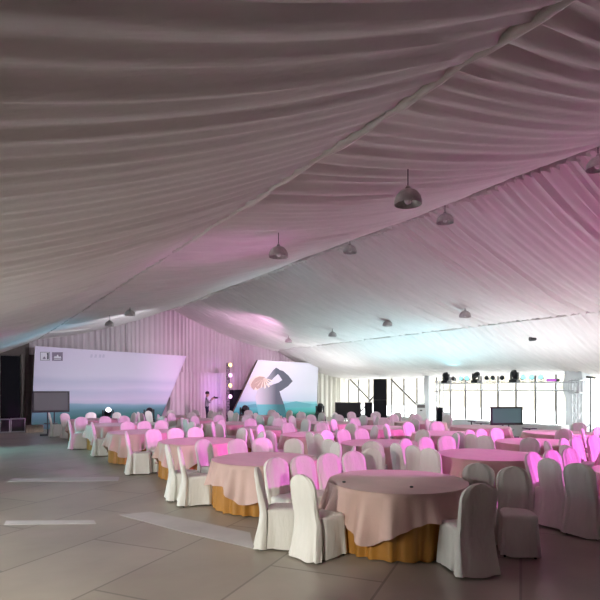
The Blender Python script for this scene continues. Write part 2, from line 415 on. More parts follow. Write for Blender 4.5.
# the figure on the right backdrop
z3 = lambda L: [(200 + x / 5, 340 + y / 5) for x, y in L]
def gradmat(name, c0, c1, px0, px1):
    m = mat(name, lin(c0), .55); nt = m.node_tree; n = nt.nodes; l = nt.links
    tc = n.new('ShaderNodeTexCoord'); sx = n.new('ShaderNodeSeparateXYZ'); l.new(tc.outputs['Object'], sx.inputs[0])
    mr = n.new('ShaderNodeMapRange'); mr.inputs['From Min'].default_value = onY(px0, 388, YP).x - o2.x; mr.inputs['From Max'].default_value = onY(px1, 388, YP).x - o2.x
    l.new(sx.outputs['X'], mr.inputs['Value']); x = n.new('ShaderNodeMix'); x.data_type = 'RGBA'
    x.inputs['A'].default_value = lin(c0); x.inputs['B'].default_value = lin(c1)
    l.new(mr.outputs['Result'], x.inputs['Factor']); l.new(x.outputs['Result'], n['Principled BSDF'].inputs['Base Color']); return m
sil = gradmat('print_shadow_figure', (222, 220, 228), (92, 96, 110), 255, 276); hairp = mat('print_hair', lin((196, 172, 158)), .55); sunm = mat('print_sun', lin((248, 236, 222)), .55)
teal = gradmat('print_teal_figure', (110, 196, 200), (44, 112, 116), 259, 278)
hillp = mat('print_hill', lin((98, 176, 186)), .55); hilld = mat('print_dark_shore', lin((24, 92, 78)), .55)
decal('printed_hill', z3([(225, 338), (586, 338), (586, 318), (560, 320), (520, 314), (480, 306), (450, 312), (400, 322), (330, 316), (270, 320), (236, 326)]), hillp, b2, o2, lvl=1)
decal('printed_hill', z3([(196, 398), (582, 398), (583, 372), (520, 376), (470, 372), (420, 380), (350, 366), (290, 362), (240, 372), (212, 380)]), hilld, b2, o2, lvl=1)
decal('printed_glow', z3([(292 + 46 * cos(a), 214 + 38 * sin(a)) for a in (2 * pi * k / 24 for k in range(24))][::-1]), sunm, b2, o2, lvl=1)
decal('printed_figure', z3([(296, 392), (426, 392), (428, 356), (418, 318), (404, 280), (396, 252), (372, 236), (348, 226), (316, 226), (288, 250), (276, 286), (284, 330)]), sil, b2, o2, lvl=2)
decal('printed_figure', z3([(296, 394), (426, 394), (428, 356), (420, 322), (284, 322), (286, 350)]), teal, b2, o2, lvl=3)
decal('printed_arm', z3([(350, 262), (404, 254), (440, 230), (462, 206), (441, 178), (415, 155), (399, 150), (386, 166), (396, 178), (411, 200), (392, 213), (360, 224), (340, 236)]), sil, b2, o2, lvl=4)
decal('printed_arm', z3([(326, 224), (346, 214), (366, 190), (386, 172), (402, 160), (394, 146), (379, 138), (364, 152), (342, 182), (322, 200)]), sil, b2, o2, lvl=5)
decal('printed_head', z3([(256, 238), (268, 250), (276, 236), (284, 246), (300, 240), (322, 232), (336, 214), (334, 196), (318, 184), (296, 182), (276, 190), (262, 206), (254, 222)]), hairp, b2, o2, lvl=6)
for k in range(7):
    a = R(200 + k * 26)
    decal('printed_ray', z3([(318, 190), (318 + 46 * cos(a) + 4, 200 - 42 * sin(a) * .9), (318 + 46 * cos(a) - 4, 206 - 42 * sin(a) * .9)]), sunm, b2, o2, lvl=7)

# ------------------------------------------------------------------ chairs
def chair_meshes(seed):
    rnd = random.Random(seed)
    p = [rnd.uniform(0, 6.28) for _ in range(10)]
    # back: a padded slab with an arched top, cover falling to the floor behind
    N = 36; rings = []
    def sup(a, hx, hy, e):
        c, s = cos(a), sin(a)
        return hx * math.copysign(abs(c) ** e, c), hy * math.copysign(abs(s) ** e, s)
    lv = [0.025, .08, .16, .26, .36, .44, .50, .57, .65, .73, .80, .855, .89, .915, .933, .945, .950]
    for z in lv:
        if z < .47: w = .200 + .045 * (1 - z / .47) ** 1.3; t = .045 + .03 * (1 - z / .47)
        else: w = .190 + .012 * sin((z - .47) / .38 * pi * .5); t = .042 - .010 * (z - .47) / .48
        if z > .80:
            q = (z - .80) / .1505; w *= sqrt(max(0.0, 1 - q ** 2.6)) * .92 + .08 * (1 - q); t *= (1 - .5 * q ** 3)
        x0 = -.205 - .10 * max(0, (z - .42)) / .53 - .05 * (1 - min(1, z / .45)) ** 1.4
        low = max(0, 1 - z / .45)
        ring = []
        for k in range(N):
            a = 2 * pi * k / N; hx, hy = sup(a, t, w, .55)
            wr = (.006 + .012 * low) * sin(7 * a + p[0] + 5 * z) + .004 * sin(15 * a + p[1]) * (1 if z < .8 else .2)
            hx += wr * (1 if abs(cos(a)) > .3 else .3); hy += .4 * wr + .006 * sin(9 * z + p[2])
            ring.append((x0 + hx, hy, z + (.008 * sin(3 * a + p[3]) if z < .05 else 0)))
        rings.append(ring)
    back = MB().rings(rings).mesh('backrest', M['cover'], smooth=70)
    # seat with skirt
    rings = []; N = 56
    for z, s, f in ((.022, 1.0, 1), (.10, .985, .9), (.2, .965, .75), (.3, .945, .55), (.39, .93, .3), (.435, .93, .12), (.462, .90, .03), (.475, .80, 0), (.480, .45, 0)):
        ring = []
        for k in range(N):
            a = 2 * pi * k / N; hx, hy = sup(a, .222 * s, .205 * s, .38)
            wv = f * (.014 * sin(8 * a + p[4]) + .008 * sin(17 * a + p[5] + 4 * z) + .010 * sin(3 * a + p[6]))
            rr = hypot(hx, hy)
            hx += wv * hx / rr; hy += wv * hy / rr
            ring.append((.02 + hx, hy, z + (.007 * sin(5 * a + p[7]) if z < .05 else 0) + (.006 * sin(2 * a + p[8]) if z > .45 else 0)))
        rings.append(ring)
    seat = MB().rings(rings).mesh('seat', M['cover'], smooth=70)
    return back, seat
CH = [chair_meshes(s) for s in range(5)]
LEG = MB().tube((0, 0, 0), (0, 0, .16), .013, .015).mesh('leg', M['foot'], smooth=True)
LEGP = [(.19, .16), (.19, -.16), (-.235, .18), (-.235, -.18)]
CHAIRS = []
def chair(x, y, ang, label, group=None, legs=True):
    b, s = random.choice(CH)
    t = thing('banquet_chair', label, 'chair', (x, y, 0), ang, group)
    link('backrest', b, t); link('seat', s, t)
    if legs:
        for lx, ly in LEGP:
            o = link('leg', LEG, t); o.location = (lx, ly, 0)
    CHAIRS.append(t)
    return t

# ------------------------------------------------------------------ tables
TR = .84
def cloth_mesh(seed, sq=1.14):
    rnd = random.Random(seed); p = [rnd.uniform(0, 6.28) for _ in range(8)]; N = 160
    rings = []
    for r in (.06, .3, .6, .85):
        rings.append([(r * cos(a), r * sin(a), .757 + .002 * sin(4 * a + r * 9 + p[0])) for a in (2 * pi * k / N for k in range(N))])
    rings.append([(TR * cos(a), TR * sin(a), .757) for a in (2 * pi * k / N for k in range(N))])
    rings.append([((TR + .012) * cos(a), (TR + .012) * sin(a), .748) for a in (2 * pi * k / N for k in range(N))])
    M_ = 9
    for j in range(1, M_ + 1):
        f = j / M_; ring = []
        for k in range(N):
            a = 2 * pi * k / N
            rs = sq / (abs(cos(a)) ** 5 + abs(sin(a)) ** 5) ** .2
            drop = min(rs, 1.47) - TR + .015 * sin(5 * a + p[1])
            amp = .052 * f ** .8
            wv = amp * (sin(13 * a + p[2] + .6 * sin(3 * a)) + .5 * sin(21 * a + p[3]) + .35 * sin(34 * a + p[4]))
            flare = .03 + .10 * f * (drop / .5) * .55
            r = TR + .012 + max(-.004, flare * f + wv)
            ring.append((r * cos(a), r * sin(a), .748 - drop * f + .012 * f * sin(13 * a + p[2] + 1)))
        rings.append(ring)
    return MB().rings(rings, cap=False).add([(.06 * cos(2 * pi * k / 160), .06 * sin(2 * pi * k / 160), .757) for k in range(160)], [tuple(range(160))]).mesh('tablecloth', M['cloth'], smooth=75)
CL = [cloth_mesh(s) for s in range(4)]
def skirt_mesh(seed):
    rnd = random.Random(seed); p = [rnd.uniform(0, 6.28) for _ in range(4)]; N = 220; rings = []
    for z, f in ((.012, 1), (.12, .9), (.3, .75), (.5, .55), (.66, .35), (.735, .2)):
        rings.append([((TR - .035 + .012 * f + .028 * f * (sin(26 * a + p[0] + .7 * sin(5 * a)) + .4 * sin(41 * a + p[1]))) * cos(a), (TR - .035 + .012 * f + .028 * f * (sin(26 * a + p[0] + .7 * sin(5 * a)) + .4 * sin(41 * a + p[1]))) * sin(a), z) for a in (2 * pi * k / N for k in range(N))])
    return MB().rings(rings, cap=False).mesh('skirt', M['gold'], smooth=75)
SK = [skirt_mesh(s) for s in range(2)]
TOPM = MB().lathe([(TR - .06, .715), (TR - .01, .718), (TR - .005, .73), (TR - .01, .742), (.02, .744)], n=64).mesh('tabletop', M['wood'], smooth=True)
LEGT = MB().tube((0, 0, 0), (0, 0, .716), .02, .02).mesh('leg', M['foot'], smooth=True)
ORD = ['nearest', 'second', 'third', 'fourth', 'fifth', 'sixth', 'seventh', 'eighth']
ROWN = ['aisle row', 'second row', 'third row', 'window row']
def table(x, y, row, i, rot, near):
    r = thing('banquet_table', 'round table in gold floor-length skirt, %s from the camera in the %s' % (ORD[i], ROWN[row]), 'table', (x, y, 0), rot, 'round banquet tables')
    link('skirt', SK[(i + row) % 2], r)
    link('tabletop', TOPM, r)
    for k in range(4):
        o = link('leg', LEGT, r); a = pi / 4 + k * pi / 2; o.location = (.6 * cos(a), .6 * sin(a), 0)
    c = link('tablecloth', CL[(i + 2 * row) % 4]); c.location = (x, y, 0); c.rotation_euler = (0, 0, rot)
    tag(c, 'dusty pink cloth draped over the %s table of the %s' % (ORD[i], ROWN[row]), 'tablecloth', 'dusty pink tablecloths')
TABLES = {}
cols = [
    (0, [(4.52, 4.75), (4.12, 7.4), (4.3, 10.65), (3.95, 13.7), (4.05, 16.9), (4.0, 20.0)]),
    (1, [(7.9, 3.2), (7.6, 5.75), (7.32, 8.15), (7.3, 10.55), (7.3, 12.95), (7.3, 15.4), (7.3, 17.8), (7.3, 20.2)]),
    (2, [(10.1, 4.2), (10.25, 6.5), (10.25, 9.0), (10.2, 11.4), (10.2, 13.8), (10.2, 16.2), (10.2, 18.6)]),
    (3, [(12.85, 5.2), (12.85, 7.6), (12.85, 10.0), (12.85, 12.4), (12.85, 14.8)]),
]
for row, L in cols:
    for i, (x, y) in enumerate(L):
        rot = random.uniform(-.15, .15) if i or row else R(-19)
        table(x, y, row, i, rot, i < 3); TABLES[row, i] = (x, y)

# chairs of the tables nearest the camera, each set down where it stands: (back column px, top-of-back row y, table, facing or None, label)
def place(px, ytop, tb, label, face=None, group='white covered chairs', dz=None, mn=1.10, mx=9):
    zc = F * (EYE - .95) / (ytop - HOR) if dz is None else dz
    bx, by = G(px, zc); cx, cy = TABLES[tb]
    a = atan2(cy - by, cx - bx) if face is None else R(face)
    # seat centre stands .30 in front of the top of the back
    sx, sy = bx + .30 * cos(a), by + .30 * sin(a)
    d = hypot(sx - cx, sy - cy)
    if d < mn or d > mx:
        k = max(mn, min(mx, d)) / d; sx, sy = cx + (sx - cx) * k, cy + (sy - cy) * k
    return chair(sx, sy, a, label, group)
NEAR = [
    # nearest table of the aisle row
    (306, 474, (0, 0), 'plain white covered chair seen from behind in the foreground, beside the nearest table', 8),
    (257, 467, (0, 0), 'white covered chair in the foreground seen almost edge-on, leftmost at the nearest table', -32),
    (275, 457.47, (0, 0), 'pink-lit chair across the nearest table, directly behind the foreground edge-on chair', -84),
    (302, 455.2, (0, 0), 'pink-lit chair across the nearest table, behind the plain white foreground chair', -90),
    (328, 453.01, (0, 0), 'third pink-lit chair from the left along the stage side of the nearest table', -92),
    (353, 450.91, (0, 0), 'rightmost pink-lit chair along the stage side of the nearest table', -98),
    (479, 483, (0, 0), 'largest dark grey chair back in front of the nearest table, right of centre', 70),
    (478, 462.85, (0, 0), 'grey chair whose rounded top rises right behind the largest dark chair back', 30),
    (514, 466.5, (0, 0), 'grey chair facing the camera with lilac seat, beside the largest dark chair back', -138),
    # second
    (180, 446.5, (0, 1), 'white chair by the aisle with half pink seat skirt, at the second aisle table', -18),
    (167, 444, (0, 1), 'white chair edge-on right behind the half pink one by the aisle', -12),
    (203, 439.03, (0, 1), 'pink-lit chair with beige seat at left end of the second aisle table', -70),
    (237, 438.67, (0, 1), 'second pink-lit chair from left across the second aisle table', -90),
    (262, 437.4, (0, 1), 'third pink-lit chair from left across the second aisle table', -105),
    (293, 438.93, (0, 1), 'rightmost pink-lit chair across the second aisle table', -145),
    (329, 442.65, (0, 1), 'dim lilac chair on the window side of the second aisle table', 170),
    (354, 446.12, (0, 1), 'pale grey chair low behind the rightmost pink chair of the nearest table', 140),
    # third
    (126, 431, (0, 2), 'white chair by the aisle with pink side, at the third aisle table', -14),
    (153, 428.86, (0, 2), 'leftmost pink chair across the third aisle table', -82),
    (176, 427.87, (0, 2), 'middle pink chair across the third aisle table', -90),
    (195, 427.05, (0, 2), 'rightmost of three pink chairs across the third aisle table', -98),
    (226, 429.51, (0, 2), 'farther pink chair on the window side of the third aisle table', 190),
    (247, 431.37, (0, 2), 'nearer dim pink chair on the window side of the third aisle table', 172),
    # fourth
    (92, 422, (0, 3), 'chair by the aisle with bright pink seat, at the fourth aisle table', -12),
    (127, 421.37, (0, 3), 'leftmost pink chair across the fourth aisle table', -90),
    (144, 420.78, (0, 3), 'middle pink chair across the fourth aisle table', -90),
    (161, 420.2, (0, 3), 'rightmost pink chair across the fourth aisle table', -90),
    # fifth
    (71, 418.6, (0, 4), 'lilac chair by the aisle at the fifth aisle table', -10),
    (81, 416.83, (0, 4), 'leftmost pale pink chair across the fifth aisle table', -90),
    (105, 416.15, (0, 4), 'middle pale chair across the fifth aisle table', -90),
    (124, 415.62, (0, 4), 'rightmost pale chair across the fifth aisle table', -90),
    # sixth
    (49, 412.5, (0, 5), 'bluish chair farthest along the aisle, below the left television', -8),
    # second row: nearest
    (532, 451.7, (1, 0), 'left one of three pink chairs between dark chair backs at right', -86),
    (551, 449.57, (1, 0), 'middle one of three pink chairs between dark chair backs at right', -92),
    (569, 447.56, (1, 0), 'right one of three pink chairs between dark chair backs at right', -100),
    (549, 458.07, (1, 0), 'dark grey chair back in front of the three pink chairs at right', -8),
    (579, 462.85, (1, 0), 'dark grey chair back nearest the right edge', 6),
    # second row: second
    (396, 442.89, (1, 1), 'left one of three grey chair backs behind the nearest table', -10),
    (413, 445.31, (1, 1), 'middle one of three grey chair backs behind the nearest table', 0),
    (430, 447.88, (1, 1), 'right one of three grey chair backs behind the nearest table', 8),
    (405, 438.35, (1, 1), 'left pink chair showing between the three grey chair backs', -78),
    (425, 436.9, (1, 1), 'second pink chair showing between the three grey chair backs', -90),
    (446, 435.38, (1, 1), 'bright pink chair right of the three grey chair backs', -104),
    # second row: third
    (373, 447.5, (1, 2), 'lilac grey chair standing alone left of the three grey chair backs', 52),
    (310, 431.72, (1, 2), 'left grey chair back at the third table of the second row', -4),
    (323, 433.53, (1, 2), 'right grey chair back at the third table of the second row', 4),
    (326, 430.2, (1, 2), 'left bright pink chair across the third table of the second row', -80),
    (344, 429.22, (1, 2), 'middle bright pink chair across the third table of the second row', -90),
    (361, 428.29, (1, 2), 'right bright pink chair across the third table of the second row', -100),
    # third row: second
    (460, 431.72, (2, 1), 'left one of three grey chair backs left of the long pink tables', -8),
    (471, 433.53, (2, 1), 'middle one of three grey chair backs left of the long pink tables', 0),
    (485, 435.27, (2, 1), 'right one of three grey chair backs left of the long pink tables', 6),
    (469, 429.64, (2, 1), 'left pink chair behind the three grey backs near the right television', -84),
    (482, 428.78, (2, 1), 'middle pink chair behind the three grey backs near the right television', -90),
    (496, 427.86, (2, 1), 'right pink chair behind the three grey backs near the right television', -100),
    # third row: nearest
    (547, 440.83, (2, 0), 'dark rounded chair top behind the middle of the three pink chairs', None),
    (566, 444.46, (2, 0), 'dark rounded chair top behind the right of the three pink chairs', None),
    (563, 438.14, (2, 0), 'left pink chair in the far cluster at right', -80),
    (578, 436.74, (2, 0), 'middle pink chair in the far cluster at right', -90),
    (593, 435.34, (2, 0), 'pink chair in dark surround at the right edge, farther off', -100),
]
DONE = {}
for px, yt, tb, lab, fc in NEAR:
    t = place(px, yt, tb, lab, fc)
    DONE.setdefault(tb, []).append((t.location.x, t.location.y))
# the other chairs: rings of ten round every table, leaving out spots already taken
SIDE = lambda a: ('window', 'stage', 'aisle', 'near')[int(((a + 45) % 360) // 90)]
PHASE = {(0, 4): 8, (0, 5): 12, (1, 3): 14, (1, 4): 10, (1, 5): 5, (2, 2): 12, (2, 3): 6}
ALLPOS = [(c.location.x, c.location.y) for c in CHAIRS]
rest = []
for (row, i), (cx, cy) in TABLES.items():
    if (row, i) in ((0, 0), (0, 1), (1, 0)): continue
    ph = PHASE.get((row, i), 10)
    for k in range(10):
        a = ph + 36 * k + random.uniform(-3, 3)
        rr = 1.27 + random.uniform(-.02, .05)
        x, y = cx + rr * cos(R(a)), cy + rr * sin(R(a))
        if any(hypot(x - u, y - v) < .62 for u, v in ALLPOS): continue
        zc = x * SS + y * CC; px = 300 + F * (x * CC - y * SS) / zc
        if not -25 < px < 625: continue
        if row == 0 and SIDE(a % 360) in ('aisle', 'near'): continue      # the aisle side has only the chairs set down above
        if 448 < px < 552 and HOR + F * (EYE - .95) / zc < 427.5: continue      # this stretch before the windows stands clear
        rest.append([row, i, a % 360, x, y, px]); ALLPOS.append((x, y))
from collections import defaultdict
bysd = defaultdict(list)
for r_ in rest: bysd[r_[0], r_[1], SIDE(r_[2])].append(r_)
for key, L in bysd.items():
    L.sort(key=lambda r: r[5]); row, i, sd = key
    names = {1: ['lone'], 2: ['left', 'right'], 3: ['left', 'middle', 'right']}.get(len(L)) or [ORD[k] for k in range(len(L))]
    for nm, (row, i, a, x, y, px) in zip(names, L):
        chair(x, y, R(a + 180 + random.uniform(-5, 5)), '%s white covered chair on the %s side of the %s table in the %s' % (nm, sd, ORD[i], ROWN[row]), 'white covered chairs', legs=(x * SS + y * CC) < 13)

# small dark round things on the nearest table
for px, py, lab in ((344, 482.5, 'small dark round cap on the left half of the nearest tabletop'), (411.5, 487.5, 'small dark round cap at the middle of the nearest tabletop')):
    zc = F * (EYE - .76) / (py - HOR); x, y = G(px, zc)
    o = MB().lathe([(.012, 0), (.020, .002), (.021, .012), (.016, .017), (.004, .018)], n=16).obj('bottle_cap', M['case'], smooth=True)
    o.location = (x, y, .759); tag(o, lab, 'cap')

# ------------------------------------------------------------------ pale flat strips on the floor
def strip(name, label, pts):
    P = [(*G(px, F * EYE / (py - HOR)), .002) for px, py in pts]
    o = MB().prism(P, (0, 0, .004)).obj(name, mat(name + '_pale', (.50, .475, .465), .7, noise=.08, nscale=2))
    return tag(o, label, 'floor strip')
strip('floor_strip', 'pale diagonal strip on the floor beside the second aisle table', [(119, 515), (150, 512), (200, 522), (250, 533), (254, 549), (190, 534)])
strip('floor_strip', 'narrow pale strip across the aisle floor at far left', [(8, 482), (118, 481), (119, 477), (12, 478.5)])
strip('floor_strip', 'narrow pale strip on the floor at lower left corner', [(4, 525), (96, 524), (94, 520.5), (6, 521)])

# ------------------------------------------------------------------ pendant lamps
def lamp_mesh():
    dome = MB().lathe([(.190, -.02), (.195, 0), (.192, .03), (.180, .075), (.155, .12), (.115, .160), (.07, .182), (.035, .19), (.028, .188), (.066, .172), (.108, .15), (.146, .112), (.171, .07), (.183, .03), (.185, 0), (.180, -.018)], n=32, cap=False)
    return dome.mesh('lamp_shade', M['lampmetal'], smooth=True)
DOME = lamp_mesh()
CAP = MB().lathe([(.036, .185), (.036, .215), (.022, .235), (.012, .25)], n=16).mesh('cap', M['lampmetal'], smooth=True)
BULB = MB().lathe([(.014, .18), (.02, .13), (.05, .07), (.055, .03), (.035, -.004), (.01, -.015)], n=16).mesh('bulb', M['bulb'], smooth=True)
def pendant(x, y, z, zc_top, label, sc=1):
    t = thing('pendant_lamp', label, 'lamp', (x, y, z), 0, 'dome pendant lamps'); t.scale = (sc,) * 3
    link('lamp_shade', DOME, t); link('cap', CAP, t); link('bulb', BULB, t)
    MB().tube((0, 0, .245), (0, 0, max(.28, (zc_top - z) / sc)), .007).obj('cord', M['foot'], t)
def onray(px, py, X):
    """point at column px on the vertical plane x = X"""
    return onX(px, py, X)
def ceil(x):
    for a, b, s in ((XL, XA, .30), (XA, XR, .30), (XR, XB, .26), (XB, XE, .28)):
        if a <= x <= b:
            v = (x - a) / (b - a); return roofz(x) - 4 * s * v * (1 - v)
def lamprow(X, L, lab, sc=1):
    for (px, py), nm in zip(L, lab):
        p = onX(px, py, X); pendant(X, p.y, p.z, ceil(X) + .06, nm, sc)
lamprow(4.3, [(408, 203), (278.5, 256), (130, 315), (109.5, 325.5)], ['large metal dome lamp hanging in the upper middle', 'dome lamp second in the left line, where the ceiling turns pink', 'small dome lamp near the top of the white stage curtain', 'smallest dome lamp just above the left printed backdrop'], .82)
lamprow(9.25, [(445, 222), (350, 252), (598, 168)], ['pinkish dome lamp under the ridge ruffle, middle of its line', 'dim dome lamp under the ridge ruffle, farthest of its line', 'purple dome lamp under the ridge ruffle at the right edge'])
lamprow(14.0, [(465, 316.5), (387.5, 325.5), (332.5, 336), (288.5, 342)], ['pale dome lamp on the window side slope, nearest of its line', 'cyan-tinted dome lamp on the window side slope, second of its line', 'cyan-tinted dome lamp on the window side slope, third of its line', 'small grey dome lamp on the window side slope, farthest of its line'])

# ------------------------------------------------------------------ televisions
def tv(px, py0, py1, zc, w, label, screen, face):
    x, y = G(px, zc); zt = EYE - (py0 - HOR) / F * zc; zb = EYE - (py1 - HOR) / F * zc
    t = thing('television', label, 'television', (x, y, 0), face)
    h = zt - zb; zm = (zt + zb) / 2
    MB().box((0, 0, zm), (w, .06, h)).obj('bezel', M['black'], t, bevel=.008)
    MB().box((0, -.032, zm + .01), (w - .14, .008, h - .15)).obj('screen', screen, t)
    st = MB(); 
    for s in (-.12, .12): st.tube((s, .05, .06), (s, .05, zm), .022)
    st.obj('post', M['foot'], t, smooth=True)
    MB().box((0, .04, .03), (.8, .5, .05)).obj('base', M['black'], t, bevel=.01)
    MB().box((0, .05, max(.3, zb - .45)), (.5, .34, .025)).obj('shelf', M['black'], t, bevel=.005)
tv(51, 391.2, 412.3, 20.9, 1.36, 'black television on a floor stand before the left backdrop', M['screen_grey'], R(-6))
tv(348, 402.3, 418.5, 26.5, 1.32, 'black television between the right backdrop and tall speakers', M['screen'], R(-38))
tv(506.5, 406.8, 425, 20.0, 1.30, 'grey-green television in front of the bright windows', M['screen_teal'], R(-26))

# ------------------------------------------------------------------ speakers, air conditioner
def speaker(px, zc, w, dpt, z0, z1, label, rz=R(-40)):
    x, y = G(px, zc); t = thing('loudspeaker', label, 'speaker', (x, y, z0), rz)
    h = z1 - z0
    MB().box((0, 0, h / 2), (w, dpt, h)).obj('cabinet', M['black'], t, bevel=.015)
    MB().box((0, -dpt / 2 - .008, h / 2), (w - .06, .018, h - .06)).obj('grille', M['blackcloth'], t, bevel=.004)
    for s in (-1, 1): MB().box((s * (w / 2 + .006), 0, h * .6), (.012, .14, .04)).obj('handle', M['foot'], t)
zc = 30.0
speaker(380, zc, .76, .6, 0, 1.22, 'lower cabinet of the tall black speaker stack by the windows')
speaker(380, zc, .76, .6, 1.222, 2.42, 'upper cabinet of the tall black speaker stack by the windows')
speaker(368.5, 28.6, .42, .4, 0, 1.12, 'short black speaker leaning beside the tall stack')
x, y = G(421, 28.0)
t = thing('air_conditioner', 'pale grey floor standing air conditioner beside the far column', 'air conditioner', (x, y, 0), R(-45))
MB().box((0, 0, .54), (.5, .34, 1.08)).obj('body', M['white'], t, bevel=.02)
MB().box((0, -.172, .92), (.40, .012, .16)).obj('vent', M['frame'], t)
MB().box((0, -.172, .70), (.12, .012, .06)).obj('display', M['case'], t)

# ------------------------------------------------------------------ lighting truss
TX = 19.85
def tp(px, py): return onX(px, py, TX)
ya, yb = tp(577, 388).y, tp(440, 388).y
truss = thing('lighting_truss', 'long aluminium box truss spanning before the windows, carrying stage lights', 'truss', (TX, (ya + yb) / 2, 0))
ym = (ya + yb) / 2; L2 = (yb - ya) / 2
m = MB(); zt, zb = 2.12, 1.80
for dx in (-.14, .14):
    for z in (zt, zb): m.tube((dx, -L2, z), (dx, L2, z), .024)
k = 0; yy = -L2
while yy < L2 - .4:
    for dx in (-.14, .14):
        m.tube((dx, yy, zb), (dx, yy, zt), .011, n=6)
    yy += .9
m.obj('span', M['alu'], truss, smooth=True)
for e in (-L2, L2):
    tw = MB()
    for dx in (-.13, .13):
        for dy in (-.13, .13): tw.tube((dx, e + dy, .05), (dx, e + dy, 2.25), .022)
    for z in [.3 + .4 * q for q in range(5)]:
        for dx in (-.13, .13): tw.tube((dx, e - .13, z), (dx, e + .13, z + .3), .010, n=6)
        for dy in (-.13, .13): tw.tube((-.13, e + dy, z), (.13, e + dy, z + .3), .010, n=6)
    o = tw.obj('tower', M['alu'], truss, smooth=True)
    sl = MB()
    for z in (1.72, 2.2):
        for dx in (-.2, .2): sl.tube((dx, e - .2, z), (dx, e + .2, z), .022)
        for dy in (-.2, .2): sl.tube((-.2, e + dy, z), (.2, e + dy, z), .022)
    for dx in (-.2, .2):
        for dy in (-.2, .2): sl.tube((dx, e + dy, 1.72), (dx, e + dy, 2.2), .018)
    sl.obj('sleeve', M['alu'], truss, smooth=True)
    MB().box((0, e, .025), (.6, .6, .05)).obj('base_plate', M['foot'], truss, bevel=.008)
# moving head lights
def mh_meshes():
    base = MB().box((0, 0, .06), (.36, .30, .12)).mesh('base', M['black'], bevel=.02)
    y = MB(); y.box((0, 0, .145), (.30, .10, .05))
    for s in (-1, 1): y.box((s * .165, 0, .28), (.035, .12, .30))
    yoke = y.mesh('yoke', M['black'], bevel=.01)
    head = MB().lathe([(.06, -.2), (.105, -.18), (.125, -.08), (.13, .05), (.12, .15), (.105, .17), (.02, .165)], axis='Y', n=24).mesh('head', M['black'], smooth=True)
    lens = MB().lathe([(.09, -.012), (.088, .004), (.05, .014), (.01, .017)], axis='Y', n=20).mesh('lens', M['whitelens'], smooth=True)
    return base, yoke, head, lens
MH = mh_meshes()
def moving_head(loc, rz, tilt, label, sc=1.0, lens=None, group='moving head lights'):
    t = thing('moving_head_light', label, 'stage light', loc, rz, group); t.scale = (sc,) * 3
    link('base', MH[0], t); link('yoke', MH[1], t)
    h = link('head', MH[2], t); h.location = (0, 0, .34); h.rotation_euler = (tilt, 0, 0)
    l = link('lens', lens or MH[3], h); l.location = (0, .17, 0)
LOFF = MB().lathe([(.09, -.012), (.088, .004), (.05, .014), (.01, .017)], axis='Y', n=20).mesh('lens', M['screen'], smooth=True)
for (px, lab, tl) in ((446, 'left black moving head light standing on the truss', R(70)), (476, 'middle black moving head light standing on the truss', R(150)), (514.5, 'right black moving head light standing on the truss', R(62))):
    p = tp(px, 383); moving_head((TX, p.y, zt + .022), R(90), tl, lab, 1.0, LOFF if px != 476 else None)
# small par lights
def par_meshes():
    can = MB().lathe([(.05, -.13), (.085, -.10), (.095, 0), (.10, .10), (.092, .10), (.085, 0)], axis='Y', n=20, cap=False).mesh('can', M['black'], smooth=True)
    br = MB(); br.path([(-.11, 0, 0), (-.115, 0, -.15), (.115, 0, -.15), (.11, 0, 0)], .010); br.tube((0, 0, -.15), (0, 0, -.19), .02)
    return can, br.mesh('bracket', M['foot'], smooth=True)
PAR = par_meshes()
def parlens(m): return MB().lathe([(.092, .0), (.085, .012), (.04, .025), (.005, .028)], axis='Y', n=18).mesh('lens', m, smooth=True)
PL = {k: parlens(M[k]) for k in ('cyanlens', 'whitelens', 'screen', 'purple')}
def par(loc, rz, tilt, lens, label):
    t = thing('par_light', label, 'stage light', loc, rz, 'par lights on the truss')
    c = link('can', PAR[0], t); c.rotation_euler = (tilt, 0, 0)
    link('bracket', PAR[1], t); l = link('lens', PL[lens], c); l.location = (0, .085, 0)
names = ['first par light from the left end of the truss, beside the left moving head', 'cyan par light next right of the left moving head light', 'cyan par light just left of the middle moving head light', 'dark par light just right of the middle moving head light', 'dark twin par light halfway between middle and right moving heads', 'par light just left of the right moving head light', 'par light just right of the right moving head light', 'cyan par light left of the last one on the truss', 'rightmost par light on the truss before the purple bar']
for (px, ln), lab in zip(((454, 'screen'), (461.5, 'cyanlens'), (467.5, 'cyanlens'), (487, 'screen'), (493, 'screen'), (502, 'screen'), (523, 'cyanlens'), (532, 'cyanlens'), (541, 'cyanlens')), names):
    p = tp(px, 383); par((TX, p.y, zt + .212), R(118 + random.uniform(-25, 25)), R(15), ln, lab)
p = tp(553, 383)
t = thing('light_bar', 'purple glowing flat light bar at the right end of the truss', 'stage light', (TX, p.y, zt + .024))
MB().box((0, 0, .07), (.22, .44, .11)).obj('housing', M['black'], t, bevel=.01)
MB().box((-.115, 0, .07), (.012, .40, .085)).obj('lens', M['purple'], t)

# gear at the truss foot
x, y = G(439.5, 25.2); speaker(439.5, 24.9, .3, .3, 0, .98, 'slim black cabinet at the left foot of the truss', R(-40))
x, y = G(446, 24.6)
t = thing('dimmer_rack', 'small white rack box with round dial beside the slim black cabinet', 'rack', (x, y, 0), R(-40))
MB().box((0, 0, .38), (.32, .3, .76)).obj('case', M['white'], t, bevel=.01)
MB().lathe([(.08, 0), (.085, .01), (.05, .014)], axis='Y', n=20).obj('dial', M['frame'], t).location = (0, -.165, .52)
